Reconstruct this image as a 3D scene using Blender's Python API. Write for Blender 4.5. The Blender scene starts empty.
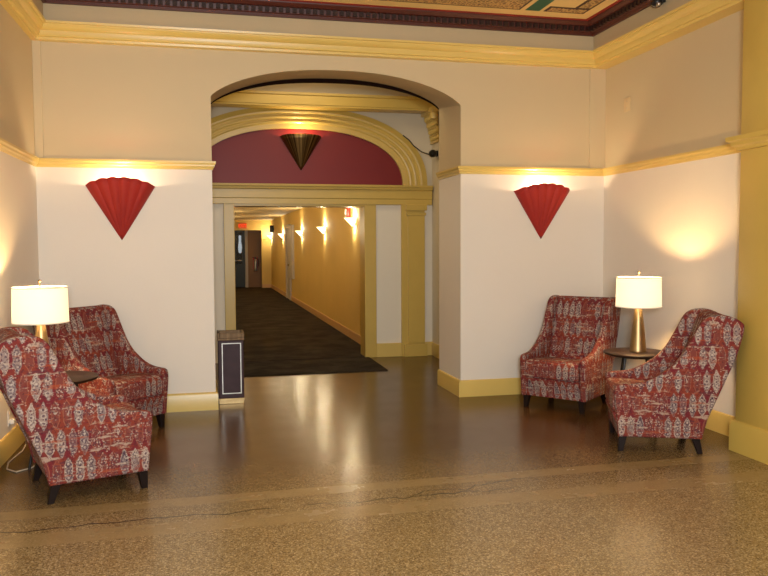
import bpy, bmesh, math, random
from mathutils import Vector, Matrix
random.seed(7)
PI = math.pi
sc = bpy.context.scene
COL = sc.collection

# ------------------------------------------------------------------ colours and node helpers
def lin(c):
    c = c / 255.0
    return c / 12.92 if c <= 0.04045 else ((c + 0.055) / 1.055) ** 2.4
def rgb(r, g, b): return (lin(r), lin(g), lin(b), 1.0)

class NT:
    """small wrapper that writes math as code"""
    def __init__(s, name):
        s.mat = bpy.data.materials.new(name); s.mat.use_nodes = True
        s.t = s.mat.node_tree; s.t.nodes.clear()
        s.out = s.n('ShaderNodeOutputMaterial')
    def n(s, kind, **kw):
        o = s.t.nodes.new(kind)
        for k, v in kw.items(): setattr(o, k, v)
        return o
    def put(s, sock, v):
        if isinstance(v, bpy.types.NodeSocket): s.t.links.new(v, sock)
        elif v is not None: sock.default_value = v
    def m(s, op, a, b=None, c=None, clamp=False):
        o = s.n('ShaderNodeMath', operation=op, use_clamp=clamp)
        s.put(o.inputs[0], a)
        if b is not None: s.put(o.inputs[1], b)
        if c is not None: s.put(o.inputs[2], c)
        return o.outputs[0]
    def mix(s, f, a, b):
        o = s.n('ShaderNodeMix', data_type='RGBA')
        s.put(o.inputs[0], f); s.put(o.inputs[6], a); s.put(o.inputs[7], b)
        return o.outputs[2]
    def step(s, x, lo, hi):
        o = s.n('ShaderNodeMapRange', interpolation_type='SMOOTHSTEP'); o.clamp = True
        s.put(o.inputs[0], x); s.put(o.inputs[1], lo); s.put(o.inputs[2], hi)
        return o.outputs[0]
    def noise(s, vec, scale, detail=3.0, rough=0.55, dist=0.0):
        o = s.n('ShaderNodeTexNoise'); s.put(o.inputs['Vector'], vec)
        o.inputs['Scale'].default_value = scale; o.inputs['Detail'].default_value = detail
        o.inputs['Roughness'].default_value = rough; o.inputs['Distortion'].default_value = dist
        return o.outputs['Fac'] if 'Fac' in o.outputs else o.outputs[0]
    def voro(s, vec, scale, feature='F1', out='Distance', rnd=1.0):
        o = s.n('ShaderNodeTexVoronoi', feature=feature); s.put(o.inputs['Vector'], vec)
        o.inputs['Scale'].default_value = scale; o.inputs['Randomness'].default_value = rnd
        return o.outputs[out]
    def xyz(s, x, y, z=0.0):
        o = s.n('ShaderNodeCombineXYZ')
        s.put(o.inputs[0], x); s.put(o.inputs[1], y); s.put(o.inputs[2], z)
        return o.outputs[0]
    def sep(s, v):
        o = s.n('ShaderNodeSeparateXYZ'); s.put(o.inputs[0], v); return o.outputs
    def vmul(s, v, k):
        o = s.n('ShaderNodeVectorMath', operation='MULTIPLY'); s.put(o.inputs[0], v); o.inputs[1].default_value = k
        return o.outputs[0]
    def obj(s): return s.n('ShaderNodeTexCoord').outputs['Object']
    def world(s): return s.n('ShaderNodeNewGeometry').outputs['Position']
    def bsdf(s, color, rough=0.5, metal=0.0, spec=0.5, bump=None, bump_d=0.01, bump_s=0.5, **kw):
        o = s.n('ShaderNodeBsdfPrincipled')
        s.put(o.inputs['Base Color'], color); s.put(o.inputs['Roughness'], rough); s.put(o.inputs['Metallic'], metal)
        s.put(o.inputs['Specular IOR Level'], spec)
        for k, v in kw.items(): s.put(o.inputs[k.replace('_', ' ')], v)
        if bump is not None:
            b = s.n('ShaderNodeBump'); s.put(b.inputs['Height'], bump)
            b.inputs['Distance'].default_value = bump_d; b.inputs['Strength'].default_value = bump_s
            s.t.links.new(b.outputs[0], o.inputs['Normal'])
        s.t.links.new(o.outputs[0], s.out.inputs[0])
        return o

def paint(name, c, rough=0.6, var=0.05, scale=3.0, spec=0.4, metal=0.0, bump=0.15):
    t = NT(name); p = t.world()
    f = t.noise(p, scale, 4.0)
    dark = tuple(x * (1 - 2 * var) for x in c[:3]) + (1,)
    lite = tuple(min(1, x * (1 + var)) for x in c[:3]) + (1,)
    t.bsdf(t.mix(f, dark, lite), rough, metal, spec, bump=t.noise(p, 70.0, 3.0), bump_d=0.004, bump_s=bump)
    return t.mat

M = {}
M['wall_lower'] = paint('cream_wall_paint', rgb(236, 226, 212), 0.55, 0.02, 1.6, 0.35)
M['wall_upper'] = paint('tan_wall_paint', rgb(206, 187, 150), 0.55, 0.02, 1.3, 0.35)
M['frieze'] = paint('taupe_frieze_paint', rgb(194, 174, 138), 0.6, 0.04, 2.0)
M['yellow'] = paint('yellow_gloss_trim', rgb(222, 191, 106), 0.32, 0.04, 4.0, 0.5)
M['ochre'] = paint('ochre_gloss_trim', rgb(208, 176, 88), 0.34, 0.05, 4.0, 0.5)
M['hall_wall'] = paint('gold_hall_wall_paint', rgb(228, 198, 124), 0.8, 0.04, 1.5, 0.15)
M['portal_white'] = paint('off_white_panel_paint', rgb(236, 226, 206), 0.5, 0.03, 2.0)
M['vest_wall'] = paint('grey_beige_paint', rgb(220, 206, 176), 0.6, 0.04, 2.0)
M['lunette'] = paint('dark_red_lunette_paint', rgb(122, 22, 19), 0.45, 0.05, 1.5)
M['dark_edge'] = paint('dark_brown_edge_paint', rgb(30, 16, 11), 0.9, 0.1, 5.0, 0.05)  # near-black colour painted in for the shade behind the arch
M['cornice'] = paint('oxblood_cornice_paint', rgb(82, 36, 26), 0.45, 0.15, 6.0)
M['cornice_dark'] = paint('dark_dentil_paint', rgb(46, 24, 18), 0.5, 0.15, 8.0)
M['ceil_cream'] = paint('cream_ceiling_paint', rgb(228, 196, 128), 0.6, 0.05, 3.0)
M['ceil_red'] = paint('red_ceiling_line', rgb(150, 40, 26), 0.6, 0.05, 3.0)
M['ceil_green'] = paint('green_ceiling_block', rgb(36, 92, 66), 0.6, 0.08, 6.0)
M['ceil_dark'] = paint('brown_ceiling_line', rgb(72, 42, 26), 0.6, 0.08, 6.0)
M['white'] = paint('white_plastic', rgb(232, 226, 214), 0.4, 0.02)
M['black'] = paint('black_plastic', rgb(22, 22, 24), 0.35, 0.05)
M['black_metal'] = paint('black_metal', rgb(24, 20, 18), 0.35, 0.1, 6, 0.5)
M['leg'] = paint('espresso_wood_leg', rgb(28, 17, 14), 0.45, 0.15, 12, 0.2)
M['door_grey'] = paint('pale_grey_door_paint', rgb(196, 188, 176), 0.45, 0.03)
M['red_plastic'] = paint('red_plastic', rgb(190, 44, 30), 0.35, 0.05)
M['hall_ceiling'] = paint('hall_ceiling_paint', rgb(226, 200, 150), 0.7, 0.03)
M['base_hall'] = paint('hall_baseboard_paint', rgb(220, 180, 130), 0.45, 0.03)

def mat_ceiling_stencil():
    t = NT('mottled_brown_stencil'); p = t.world()
    d = t.voro(p, 28.0, 'DISTANCE_TO_EDGE')
    f = t.step(d, 0.08, 0.2)
    g = t.noise(p, 40, 2)
    c = t.mix(f, rgb(196, 158, 92), t.mix(g, rgb(92, 56, 34), rgb(120, 82, 46)))
    t.bsdf(c, 0.6); return t.mat
M['stencil'] = mat_ceiling_stencil()

def mat_floor():
    t = NT('polished_terrazzo'); p = t.world()
    x, y, z = t.sep(p)
    big = t.noise(p, 1.1, 4.0, 0.6)
    mid = t.noise(p, 5.0, 4.0, 0.6)
    base = t.mix(big, rgb(96, 74, 42), rgb(130, 104, 64))
    base = t.mix(t.m('MULTIPLY', mid, 0.45), base, rgb(86, 66, 38))
    ch = t.n('ShaderNodeTexVoronoi'); t.put(ch.inputs['Vector'], p); ch.inputs['Scale'].default_value = 92.0
    cc = t.sep(ch.outputs['Color'])
    tone = t.mix(cc[0], rgb(40, 28, 16), rgb(226, 204, 164))
    isl = t.step(ch.outputs['Distance'], 0.62, 0.42)
    chips = t.mix(t.m('MULTIPLY', isl, 0.46), base, tone)
    ch2 = t.n('ShaderNodeTexVoronoi'); t.put(ch2.inputs['Vector'], p); ch2.inputs['Scale'].default_value = 170.0
    c2 = t.sep(ch2.outputs['Color'])
    chips = t.mix(0.36, chips, t.mix(c2[1], rgb(44, 28, 14), rgb(206, 176, 122)))
    # paler field in front of the strips
    fieldm = t.step(t.m('ADD', y, t.m('MULTIPLY', t.noise(p, 1.6, 4.0, 0.6), 0.8)), 4.6, 6.2)
    chips = t.mix(t.m('MULTIPLY', fieldm, 0.86), chips, t.mix(big, rgb(56, 29, 9), rgb(78, 46, 17)))
    # two plain divider strips crossing the room
    wob = t.m('MULTIPLY', t.m('SUBTRACT', t.noise(p, 6.0, 3.0), 0.5), 0.03)
    yy = t.m('ADD', y, wob)
    def strip(y0, y1, k=0.012):
        tilt = t.m('ADD', yy, t.m('MULTIPLY', x, -k))
        a = t.step(tilt, y0 - 0.008, y0 + 0.008); b = t.step(tilt, y1 + 0.008, y1 - 0.008)
        return t.m('MULTIPLY', a, b)
    s1 = strip(4.685, 4.835); s2 = strip(4.235, 4.42)
    st = t.m('MAXIMUM', s1, s2)
    worn = t.step(t.noise(p, 2.3, 5.0, 0.7), 0.30, 0.55)
    plain = t.mix(mid, rgb(134, 110, 74), rgb(158, 134, 94))
    plain = t.mix(0.12, plain, chips)
    col = t.mix(t.m('MULTIPLY', st, t.m('ADD', 0.45, t.m('MULTIPLY', worn, 0.5))), chips, plain)
    # cracks wandering between the strips
    cx = t.m('MULTIPLY', t.m('SUBTRACT', t.noise(t.xyz(x, 0.0, 3.0), 2.6, 6.0, 0.62), 0.5), 0.22)
    cy = t.m('ABSOLUTE', t.m('SUBTRACT', t.m('SUBTRACT', y, cx), t.m('ADD', 4.50, t.m('MULTIPLY', x, 0.02))))
    gap = t.step(t.noise(p, 3.1, 2.0), 0.36, 0.48)
    crack = t.m('MULTIPLY', t.step(cy, 0.011, 0.003), t.m('MULTIPLY', gap, t.step(x, 2.2, 1.4)))
    cx2 = t.m('MULTIPLY', t.m('SUBTRACT', t.noise(t.xyz(x, 0.0, 9.0), 4.0, 6.0, 0.65), 0.5), 0.35)
    cy2 = t.m('ABSOLUTE', t.m('SUBTRACT', t.m('SUBTRACT', y, cx2), t.m('ADD', 4.30, t.m('MULTIPLY', x, 0.20))))
    crack2 = t.m('MULTIPLY', t.step(cy2, 0.010, 0.003), t.m('MULTIPLY', t.step(x, 0.95, 1.1), t.step(x, 2.3, 1.8)))
    cr = t.m('MAXIMUM', crack, t.m('MULTIPLY', crack2, 0.8))
    col = t.mix(cr, col, rgb(36, 24, 16))
    rough = t.m('ADD', 0.155, t.m('MULTIPLY', t.noise(p, 3.0, 5.0, 0.65), 0.14))
    rough = t.m('ADD', rough, t.m('MULTIPLY', st, 0.04))
    hgt = t.noise(p, 55.0, 3.0)
    t.bsdf(col, rough, 0.0, 0.36, bump=hgt, bump_d=0.002, bump_s=0.12, Specular_Tint=(1.0, 0.80, 0.52, 1.0))
    return t.mat
M['floor'] = mat_floor()

def mat_carpet():
    t = NT('dark_brown_carpet'); p = t.world()
    f = t.noise(p, 2.2, 5.0, 0.65); g = t.noise(p, 160.0, 2.0)
    c = t.mix(t.step(f, 0.35, 0.68), rgb(48, 42, 36), rgb(76, 67, 57))
    c = t.mix(t.m('MULTIPLY', g, 0.5), c, rgb(30, 24, 19))
    t.bsdf(c, 0.95, 0, 0.1, bump=g, bump_d=0.006, bump_s=0.7); return t.mat
M['carpet'] = mat_carpet()

def mat_fabric(shift=0.0):
    t = NT('kilim_tapestry_fabric')
    uvn = t.n('ShaderNodeUVMap'); uvn.uv_map = 'UVMap'
    u0, v0, _ = t.sep(uvn.outputs[0])
    u0 = t.m('ADD', u0, 5.0 + shift); v0 = t.m('ADD', v0, 5.0 + shift * 0.7)
    uv = t.xyz(u0, v0)
    wob = t.m('MULTIPLY', t.m('SUBTRACT', t.noise(uv, 26.0, 2.0), 0.5), 0.016)
    wob2 = t.m('MULTIPLY', t.m('SUBTRACT', t.noise(uv, 19.0, 2.0), 0.5), 0.016)
    u = t.m('ADD', u0, wob); v = t.m('ADD', v0, wob2)
    PU, PV = 0.066, 0.176
    cv = t.m('DIVIDE', v, PV); ri = t.m('FLOOR', cv); fv = t.m('SUBTRACT', t.m('SUBTRACT', cv, ri), 0.5)
    cu = t.m('ADD', t.m('DIVIDE', u, PU), t.m('MULTIPLY', t.m('MODULO', ri, 2.0), 0.45)); ci = t.m('FLOOR', cu)
    fu = t.m('SUBTRACT', t.m('SUBTRACT', cu, ci), 0.5)
    wn = t.n('ShaderNodeTexWhiteNoise', noise_dimensions='2D'); t.put(wn.inputs['Vector'], t.xyz(ci, ri))
    r1 = wn.outputs['Value']; rc = t.sep(wn.outputs['Color'])
    au = t.m('ABSOLUTE', fu); av = t.m('ABSOLUTE', fv)
    # pointed hexagon medallion; negative inside
    w = t.m('MINIMUM', 1.0, t.m('MULTIPLY', t.m('SUBTRACT', 0.52, av), 3.4))
    md = t.m('SUBTRACT', t.m('DIVIDE', au, 0.375), w)
    inside = t.step(md, 0.04, -0.04)
    core = t.step(md, -0.14, -0.24)
    core2 = t.step(md, -0.60, -0.70)
    # three stacked rings inside each medallion
    pv_ = t.m('MULTIPLY', fv, PV); pu_ = t.m('MULTIPLY', fu, PU)
    loc = t.m('SUBTRACT', t.m('MODULO', t.m('ADD', pv_, 1.0 + 0.0195), 0.039), 0.0195)
    loc = t.m('SUBTRACT', t.m('MODULO', t.m('ADD', pv_, 0.042 * 30 + 0.021), 0.042), 0.021)
    rd = t.m('SQRT', t.m('ADD', t.m('MULTIPLY', pu_, pu_), t.m('MULTIPLY', loc, loc)))
    ring = t.m('MULTIPLY', t.step(rd, 0.017, 0.014), t.step(rd, 0.007, 0.010))
    dot = t.step(rd, 0.008, 0.005)
    # ground: crimson, rust and plum patches
    n1 = t.noise(uv, 7.0, 3.0, 0.6); n2 = t.noise(t.xyz(t.m('MULTIPLY', u0, 0.7), t.m('MULTIPLY', v0, 2.0), 4.0), 9.0, 3.0)
    ground = t.mix(t.step(n1, 0.40, 0.60), rgb(118, 38, 46), rgb(138, 60, 44))
    ground = t.mix(t.step(n2, 0.55, 0.68), ground, rgb(104, 52, 58))
    # small flecks between the medallions
    vo = t.n('ShaderNodeTexVoronoi'); t.put(vo.inputs['Vector'], uv); vo.inputs['Scale'].default_value = 62.0
    vc = t.sep(vo.outputs['Color'])
    fleck = t.m('MULTIPLY', t.step(vo.outputs['Distance'], 0.42, 0.30), t.step(vc[0], 0.74, 0.80))
    ground = t.mix(t.m('MULTIPLY', fleck, 0.65), ground, rgb(198, 168, 150))
    # medallion filling
    fillA = t.mix(t.step(rc[0], 0.3, 0.7), rgb(122, 116, 122), rgb(162, 142, 132))
    motif = t.m('MULTIPLY', t.step(vo.outputs['Distance'], 0.50, 0.36), t.step(vc[1], 0.35, 0.42))
    fill = t.mix(motif, fillA, t.mix(t.step(vc[2], 0.4, 0.6), rgb(214, 198, 184), rgb(70, 62, 82)))
    fill = t.mix(t.m('MULTIPLY', ring, 0.75), fill, t.mix(t.step(rc[1], 0.4, 0.6), rgb(204, 190, 178), rgb(74, 66, 84)))
    fill = t.mix(t.m('MULTIPLY', dot, 0.75), fill, t.mix(t.step(rc[1], 0.4, 0.6), rgb(84, 70, 84), rgb(196, 182, 172)))
    rim = t.mix(t.step(rc[2], 0.35, 0.6), rgb(190, 170, 154), rgb(148, 130, 124))
    med = t.mix(core, rim, fill)
    faint = t.step(r1, 0.30, 0.42)
    red_med = t.mix(core, rgb(160, 98, 76), rgb(128, 66, 58))
    med = t.mix(faint, red_med, med)
    worn = t.step(t.noise(uv, 16.0, 3.0, 0.6), 0.30, 0.44)
    col = t.mix(t.m('MULTIPLY', inside, t.m('ADD', 0.30, t.m('MULTIPLY', worn, 0.58))), ground, med)
    # brushed horizontal wear
    sv = t.xyz(t.m('MULTIPLY', u0, 7.0), t.m('MULTIPLY', v0, 34.0), 1.7)
    sn = t.noise(sv, 1.0, 4.0, 0.6)
    streak = t.step(sn, 0.575, 0.66)
    sn2 = t.noise(t.xyz(t.m('MULTIPLY', u0, 6.0), t.m('MULTIPLY', v0, 40.0), 8.7), 1.0, 4.0, 0.6)
    col = t.mix(t.m('MULTIPLY', streak, 0.75), col, rgb(196, 174, 154))
    col = t.mix(t.m('MULTIPLY', t.step(sn2, 0.57, 0.68), 0.75), col, rgb(172, 78, 44))
    v3 = t.n('ShaderNodeTexVoronoi'); t.put(v3.inputs['Vector'], uv); v3.inputs['Scale'].default_value = 125.0
    k3 = t.sep(v3.outputs['Color'])
    near = t.m('MULTIPLY', t.step(md, 0.45, 0.05), t.step(t.noise(uv, 11.0, 2.0), 0.42, 0.58))
    col = t.mix(t.m('MULTIPLY', t.m('MULTIPLY', near, t.step(k3[0], 0.50, 0.58)), 0.62), col, t.mix(t.step(k3[1], 0.45, 0.55), rgb(206, 190, 176), rgb(72, 62, 76)))
    col = t.mix(t.m('MULTIPLY', t.step(k3[2], 0.84, 0.90), 0.45), col, rgb(66, 34, 42))
    weave = t.noise(uv, 260.0, 2.0)
    col = t.mix(t.m('MULTIPLY', weave, 0.4), col, rgb(70, 30, 32))
    t.bsdf(col, 0.85, 0, 0.2, bump=weave, bump_d=0.003, bump_s=0.4)
    return t.mat
M['fabric'] = mat_fabric()

def mat_wood():
    t = NT('dark_walnut_veneer'); p = t.obj()
    x, y, z = t.sep(p)
    f = t.noise(t.xyz(t.m('MULTIPLY', x, 2.5), t.m('MULTIPLY', y, 22.0), z), 2.2, 4.0, 0.6, 0.6)
    t.bsdf(t.mix(f, rgb(30, 19, 15), rgb(58, 38, 28)), 0.45, 0, 0.25); return t.mat
M['wood'] = mat_wood()

def brushed(name, c1, c2, rough):
    t = NT(name); p = t.obj(); x, y, z = t.sep(p)
    f = t.noise(t.xyz(t.m('MULTIPLY', x, 60.0), t.m('MULTIPLY', y, 60.0), t.m('MULTIPLY', z, 2.0)), 1.0, 3.0)
    t.bsdf(t.mix(f, c1, c2), rough, 1.0, 0.5, bump=f, bump_d=0.002, bump_s=0.2); return t.mat
M['brass'] = brushed('brushed_brass', rgb(160, 132, 90), rgb(188, 162, 118), 0.4)
def mat_bronze():
    t = NT('dark_ribbed_bronze'); x, y, z = t.sep(t.obj())
    a = t.m('DIVIDE', x, t.m('ADD', z, 0.02))
    f = t.noise(t.xyz(a, 0.0, 2.0), 9.0, 2.0)  # light and dark bands paint streaky highlights into the bronze colour
    t.bsdf(t.mix(t.step(f, 0.38, 0.64), rgb(44, 30, 16), rgb(150, 120, 72)), 0.42, 0.9, 0.5); return t.mat
M['bronze'] = mat_bronze()
M['steel'] = brushed('polished_steel_edge', rgb(176, 170, 160), rgb(206, 200, 192), 0.35)

def mat_shade():
    t = NT('linen_lamp_shade'); p = t.obj()
    c = rgb(254, 250, 240)
    tr = t.n('ShaderNodeBsdfTranslucent'); tr.inputs[0].default_value = c
    d = t.n('ShaderNodeBsdfDiffuse'); d.inputs[0].default_value = c
    mx = t.n('ShaderNodeMixShader'); mx.inputs[0].default_value = 0.45
    t.t.links.new(d.outputs[0], mx.inputs[1]); t.t.links.new(tr.outputs[0], mx.inputs[2])
    em = t.n('ShaderNodeEmission'); em.inputs[0].default_value = rgb(255, 246, 222); em.inputs[1].default_value = 0.26
    ad = t.n('ShaderNodeAddShader'); t.t.links.new(mx.outputs[0], ad.inputs[0]); t.t.links.new(em.outputs[0], ad.inputs[1])
    t.t.links.new(ad.outputs[0], t.out.inputs[0]); return t.mat
M['shade'] = mat_shade()

def glow(name, c, strength):
    t = NT(name); e = t.n('ShaderNodeEmission'); e.inputs[0].default_value = c; e.inputs[1].default_value = strength
    t.t.links.new(e.outputs[0], t.out.inputs[0]); return t.mat
M['hall_lamp'] = glow('lit_frosted_glass', rgb(255, 226, 160), 5.0)
M['exit_glow'] = glow('lit_exit_letters', rgb(255, 70, 30), 1.6)
M['bulb'] = glow('lit_bulb', rgb(255, 220, 160), 12.0)
M['red_shade'] = paint('red_pleated_paper', rgb(164, 42, 34), 0.6, 0.05, 8, 0.3)
def mat_bin():
    t = NT('plum_black_laminate'); p = t.obj()
    f = t.noise(p, 9.0, 4.0)
    t.bsdf(t.mix(f, rgb(44, 26, 30), rgb(70, 46, 50)), 0.45, 0, 0.25); return t.mat
M['bin_panel'] = mat_bin()
def mat_glass():
    t = NT('dark_door_glass')
    t.bsdf(rgb(200, 205, 210), 0.05, 0, 0.5, Transmission_Weight=0.9, IOR=1.15); return t.mat
M['glass'] = mat_glass()

# ------------------------------------------------------------------ mesh builder
class B:
    def __init__(s): s.bm = bmesh.new()
    def quad(s, pts, mi=0):
        f = s.bm.faces.new([s.bm.verts.new(p) for p in pts]); f.material_index = mi; return f
    def box(s, a, b, mi=0, bev=0.0, seg=2):
        x0, y0, z0 = a; x1, y1, z1 = b
        v = [s.bm.verts.new(p) for p in ((x0,y0,z0),(x1,y0,z0),(x1,y1,z0),(x0,y1,z0),(x0,y0,z1),(x1,y0,z1),(x1,y1,z1),(x0,y1,z1))]
        fs = [s.bm.faces.new([v[i] for i in q]) for q in ((0,3,2,1),(4,5,6,7),(0,1,5,4),(1,2,6,5),(2,3,7,6),(3,0,4,7))]
        for f in fs: f.material_index = mi
        if bev:
            es = list({e for f in fs for e in f.edges})
            bmesh.ops.bevel(s.bm, geom=es, offset=bev, segments=seg, affect='EDGES', profile=0.5, material=mi)
        return fs
    def prism(s, pts, vec, mi=0, bev=0.0, seg=3):
        """closed outline pts (3-D) pushed along vec; only the rim edges are bevelled"""
        vec = Vector(vec)
        lo = [s.bm.verts.new(p) for p in pts]; hi = [s.bm.verts.new(Vector(p) + vec) for p in pts]
        n = len(pts)
        a = s.bm.faces.new(lo); b = s.bm.faces.new(list(reversed(hi)))
        fs = [a, b]
        for i in range(n):
            j = (i + 1) % n
            fs.append(s.bm.faces.new([lo[j], lo[i], hi[i], hi[j]]))
        for f in fs: f.material_index = mi
        bmesh.ops.recalc_face_normals(s.bm, faces=fs)
        if bev:
            es = list(a.edges) + list(b.edges)
            bmesh.ops.bevel(s.bm, geom=es, offset=bev, segments=seg, affect='EDGES', profile=0.5, material=mi, clamp_overlap=True)
    def lathe(s, prof, c=(0,0,0), n=48, a0=0.0, a1=2*PI, mi=0, sx=1.0, sy=1.0):
        full = abs(a1 - a0 - 2*PI) < 1e-6
        k = n if full else n + 1
        rings = []
        for r, z in prof:
            if r < 1e-6: rings.append([s.bm.verts.new((c[0], c[1], c[2] + z))] * k)
            else: rings.append([s.bm.verts.new((c[0] + sx*r*math.cos(a0+(a1-a0)*i/n), c[1] + sy*r*math.sin(a0+(a1-a0)*i/n), c[2]+z)) for i in range(k)])
        for p, q in zip(rings, rings[1:]):
            for i in range(n):
                j = (i + 1) % k
                vs = []
                for v in (p[i], p[j], q[j], q[i]):
                    if v not in vs: vs.append(v)
                if len(vs) > 2:
                    try: s.bm.faces.new(vs).material_index = mi
                    except ValueError: pass
    def tube(s, path, r, n=10, mi=0, r2=None):
        P = [Vector(p) for p in path]; rings = []
        up = Vector((0.13, 0.31, 0.94)).normalized()
        for i, p in enumerate(P):
            d = (P[min(i+1, len(P)-1)] - P[max(i-1, 0)]).normalized()
            a = d.cross(up)
            if a.length < 1e-3: a = d.cross(Vector((1,0,0)))
            a.normalize(); b = d.cross(a)
            rr = r if r2 is None else r + (r2 - r) * i / (len(P) - 1)
            rings.append([s.bm.verts.new(p + (a*math.cos(2*PI*k/n) + b*math.sin(2*PI*k/n)) * rr) for k in range(n)])
        for p, q in zip(rings, rings[1:]):
            for k in range(n): s.bm.faces.new([p[k], p[(k+1)%n], q[(k+1)%n], q[k]]).material_index = mi
        s.bm.faces.new(list(reversed(rings[0]))).material_index = mi; s.bm.faces.new(rings[-1]).material_index = mi
    def sweep(s, prof, path, mi=None, closed_prof=True):
        """prof (out, z[, material]) swept along a floor path; 'out' points to the right of travel; mitred corners"""
        P = [Vector((p[0], p[1])) for p in path]; n = len(P)
        nr = []
        for i in range(n - 1):
            d = (P[i+1] - P[i]).normalized(); nr.append(Vector((d.y, -d.x)))
        off = []
        for i in range(n):
            if i == 0: off.append(nr[0])
            elif i == n-1: off.append(nr[-1])
            else: off.append((nr[i-1] + nr[i]) / (1 + nr[i-1].dot(nr[i])))
        rings = [[s.bm.verts.new((P[i].x + off[i].x*q[0], P[i].y + off[i].y*q[0], q[1])) for q in prof] for i in range(n)]
        m = len(prof)
        for a, b in zip(rings, rings[1:]):
            for k in range(m if closed_prof else m - 1):
                f = s.bm.faces.new([a[k], a[(k+1)%m], b[(k+1)%m], b[k]])
                if mi: f.material_index = mi[k]
        if closed_prof:
            s.bm.faces.new(rings[0]); s.bm.faces.new(list(reversed(rings[-1])))
    def blob(s, c, r, sub=2, mi=0):
        mtx = Matrix.Translation(c) @ Matrix.Diagonal((r[0], r[1], r[2], 1))
        g = bmesh.ops.create_icosphere(s.bm, subdivisions=sub, radius=1.0, matrix=mtx)
        for v in g['verts']:
            for f in v.link_faces: f.material_index = mi
    def build(s, name, mats, parent=None, smooth=40, loc=None, uv=None, recalc=True):
        if recalc: bmesh.ops.recalc_face_normals(s.bm, faces=s.bm.faces[:])
        if uv:
            s.bm.normal_update(); L = s.bm.loops.layers.uv.new('UVMap')
            for f in s.bm.faces:
                for l in f.loops: l[L].uv = uv(l.vert.co, f.normal)
        me = bpy.data.meshes.new(name); s.bm.to_mesh(me); s.bm.free()
        for m in (mats if isinstance(mats, (list, tuple)) else [mats]): me.materials.append(m)
        if smooth:
            me.shade_smooth(); me.set_sharp_from_angle(angle=math.radians(smooth))
        o = bpy.data.objects.new(name, me); COL.objects.link(o)
        if parent: o.parent = parent
        if loc: o.location = loc
        return o

def tag(o, label=None, cat=None, group=None, kind=None):
    if label: o['label'] = label
    if cat: o['category'] = cat
    if group: o['group'] = group
    if kind: o['kind'] = kind
    return o
def thing(name, loc, rz, label, cat, group=None):
    o = bpy.data.objects.new(name, None); COL.objects.link(o); o.empty_display_size = 0.1
    o.location = loc; o.rotation_euler = (0, 0, rz)
    return tag(o, label, cat, group)
def dup(root, loc, rz, label):
    r = root.copy(); COL.objects.link(r); r.location = loc; r.rotation_euler = (0, 0, rz); r['label'] = label
    for ch in list(root.children):
        c = ch.copy(); COL.objects.link(c); c.parent = r
        for g in ch.children:
            d = g.copy(); COL.objects.link(d); d.parent = c
    return r
def struct(o, label, cat): return tag(o, label, cat, None, 'structure')
def light(name, kind, loc, energy, color, parent=None, size=0.05, rot=None, **kw):
    d = bpy.data.lights.new(name, kind); d.energy = energy; d.color = color
    if kind == 'POINT' or kind == 'SPOT': d.shadow_soft_size = size
    if kind == 'AREA': d.size = size
    for k, v in kw.items(): setattr(d, k, v)
    o = bpy.data.objects.new(name, d); COL.objects.link(o); o.location = loc
    if rot: o.rotation_euler = rot
    if parent: o.parent = parent
    return o

# ------------------------------------------------------------------ camera (fitted)
F_PX = 771.58
R_ = Vector((0.97426999, -0.22532424, -0.00519334)); U_ = Vector((0.01764336, 0.05327542, 0.99842398)); V_ = Vector((0.22469245, 0.97282615, -0.05588012))
cam = bpy.data.cameras.new('camera'); co = bpy.data.objects.new('camera', cam); COL.objects.link(co)
cam.sensor_fit = 'HORIZONTAL'; cam.sensor_width = 36.0; cam.lens = 36.0 * F_PX / 768.0; cam.clip_start = 0.05; cam.clip_end = 200
co.matrix_world = Matrix(((R_.x, U_.x, -V_.x, 0), (R_.y, U_.y, -V_.y, 0), (R_.z, U_.z, -V_.z, 1.55), (0, 0, 0, 1)))
sc.camera = co

# ------------------------------------------------------------------ the lobby shell
D, XL, XR, OL, OR, TH, D2 = 7.4106, -1.4528, 4.086, 0.0726, 2.5062, 0.7343, 10.356
ZR, ZC, ZT, YN = 2.30, 3.36, 3.76, -4.0
CX = 0.5 * (OL + OR); HW = 0.5 * (OR - OL)
def arch(x): 
    t = min(1.0, abs((x - CX) / HW))
    return 2.93 + 0.293 * (1 - t ** 2.3) ** 0.75

def arch_b(x): return arch(x) + 0.075 + 0.02 * (x - CX) / HW      # the soffit rises a little towards the back

b = B()
b.box((-2.0, YN, -0.1), (4.6, D2 + 0.3, 0.0)); struct(b.build('floor', M['floor'], smooth=0), 'polished speckled terrazzo lobby floor with two plain strips', 'floor')

b = B()
for x0, x1 in ((XL - 0.2, OL), (OR, XR + 0.2)):
    b.box((x0, D, 0), (x1, D + TH, ZR), 0); b.box((x0, D, ZR), (x1, D + TH, 4.0), 1)
N = 48
xs = [CX - HW * math.cos(PI * i / N) for i in range(N + 1)]
for xa, xb in zip(xs, xs[1:]):
    za, zb = arch(xa), arch(xb)
    b.quad([(xa, D, za), (xb, D, zb), (xb, D, 4.0), (xa, D, 4.0)], 1)
    b.quad([(xa, D, za), (xa, D + TH, arch_b(xa)), (xb, D + TH, arch_b(xb)), (xb, D, zb)], 1)
    b.quad([(xb, D + TH, arch_b(xb)), (xa, D + TH, arch_b(xa)), (xa, D + TH, 4.0), (xb, D + TH, 4.0)], 1)
struct(b.build('wall_back', [M['wall_lower'], M['wall_upper']], smooth=30, recalc=False), 'thick cream and tan wall with a wide arched opening', 'wall')
b = B(); b.box((XL - 0.2, YN, 0), (XL, D, ZR), 0); b.box((XL - 0.2, YN, ZR), (XL, D, 4.0), 1)
struct(b.build('wall_left', [M['wall_lower'], M['wall_upper']], smooth=0), 'cream and tan wall at the left edge', 'wall')
b = B(); b.box((XR, YN, 0), (XR + 0.2, D, ZR), 0); b.box((XR, YN, ZR), (XR + 0.2, D, 4.0), 1)
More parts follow.
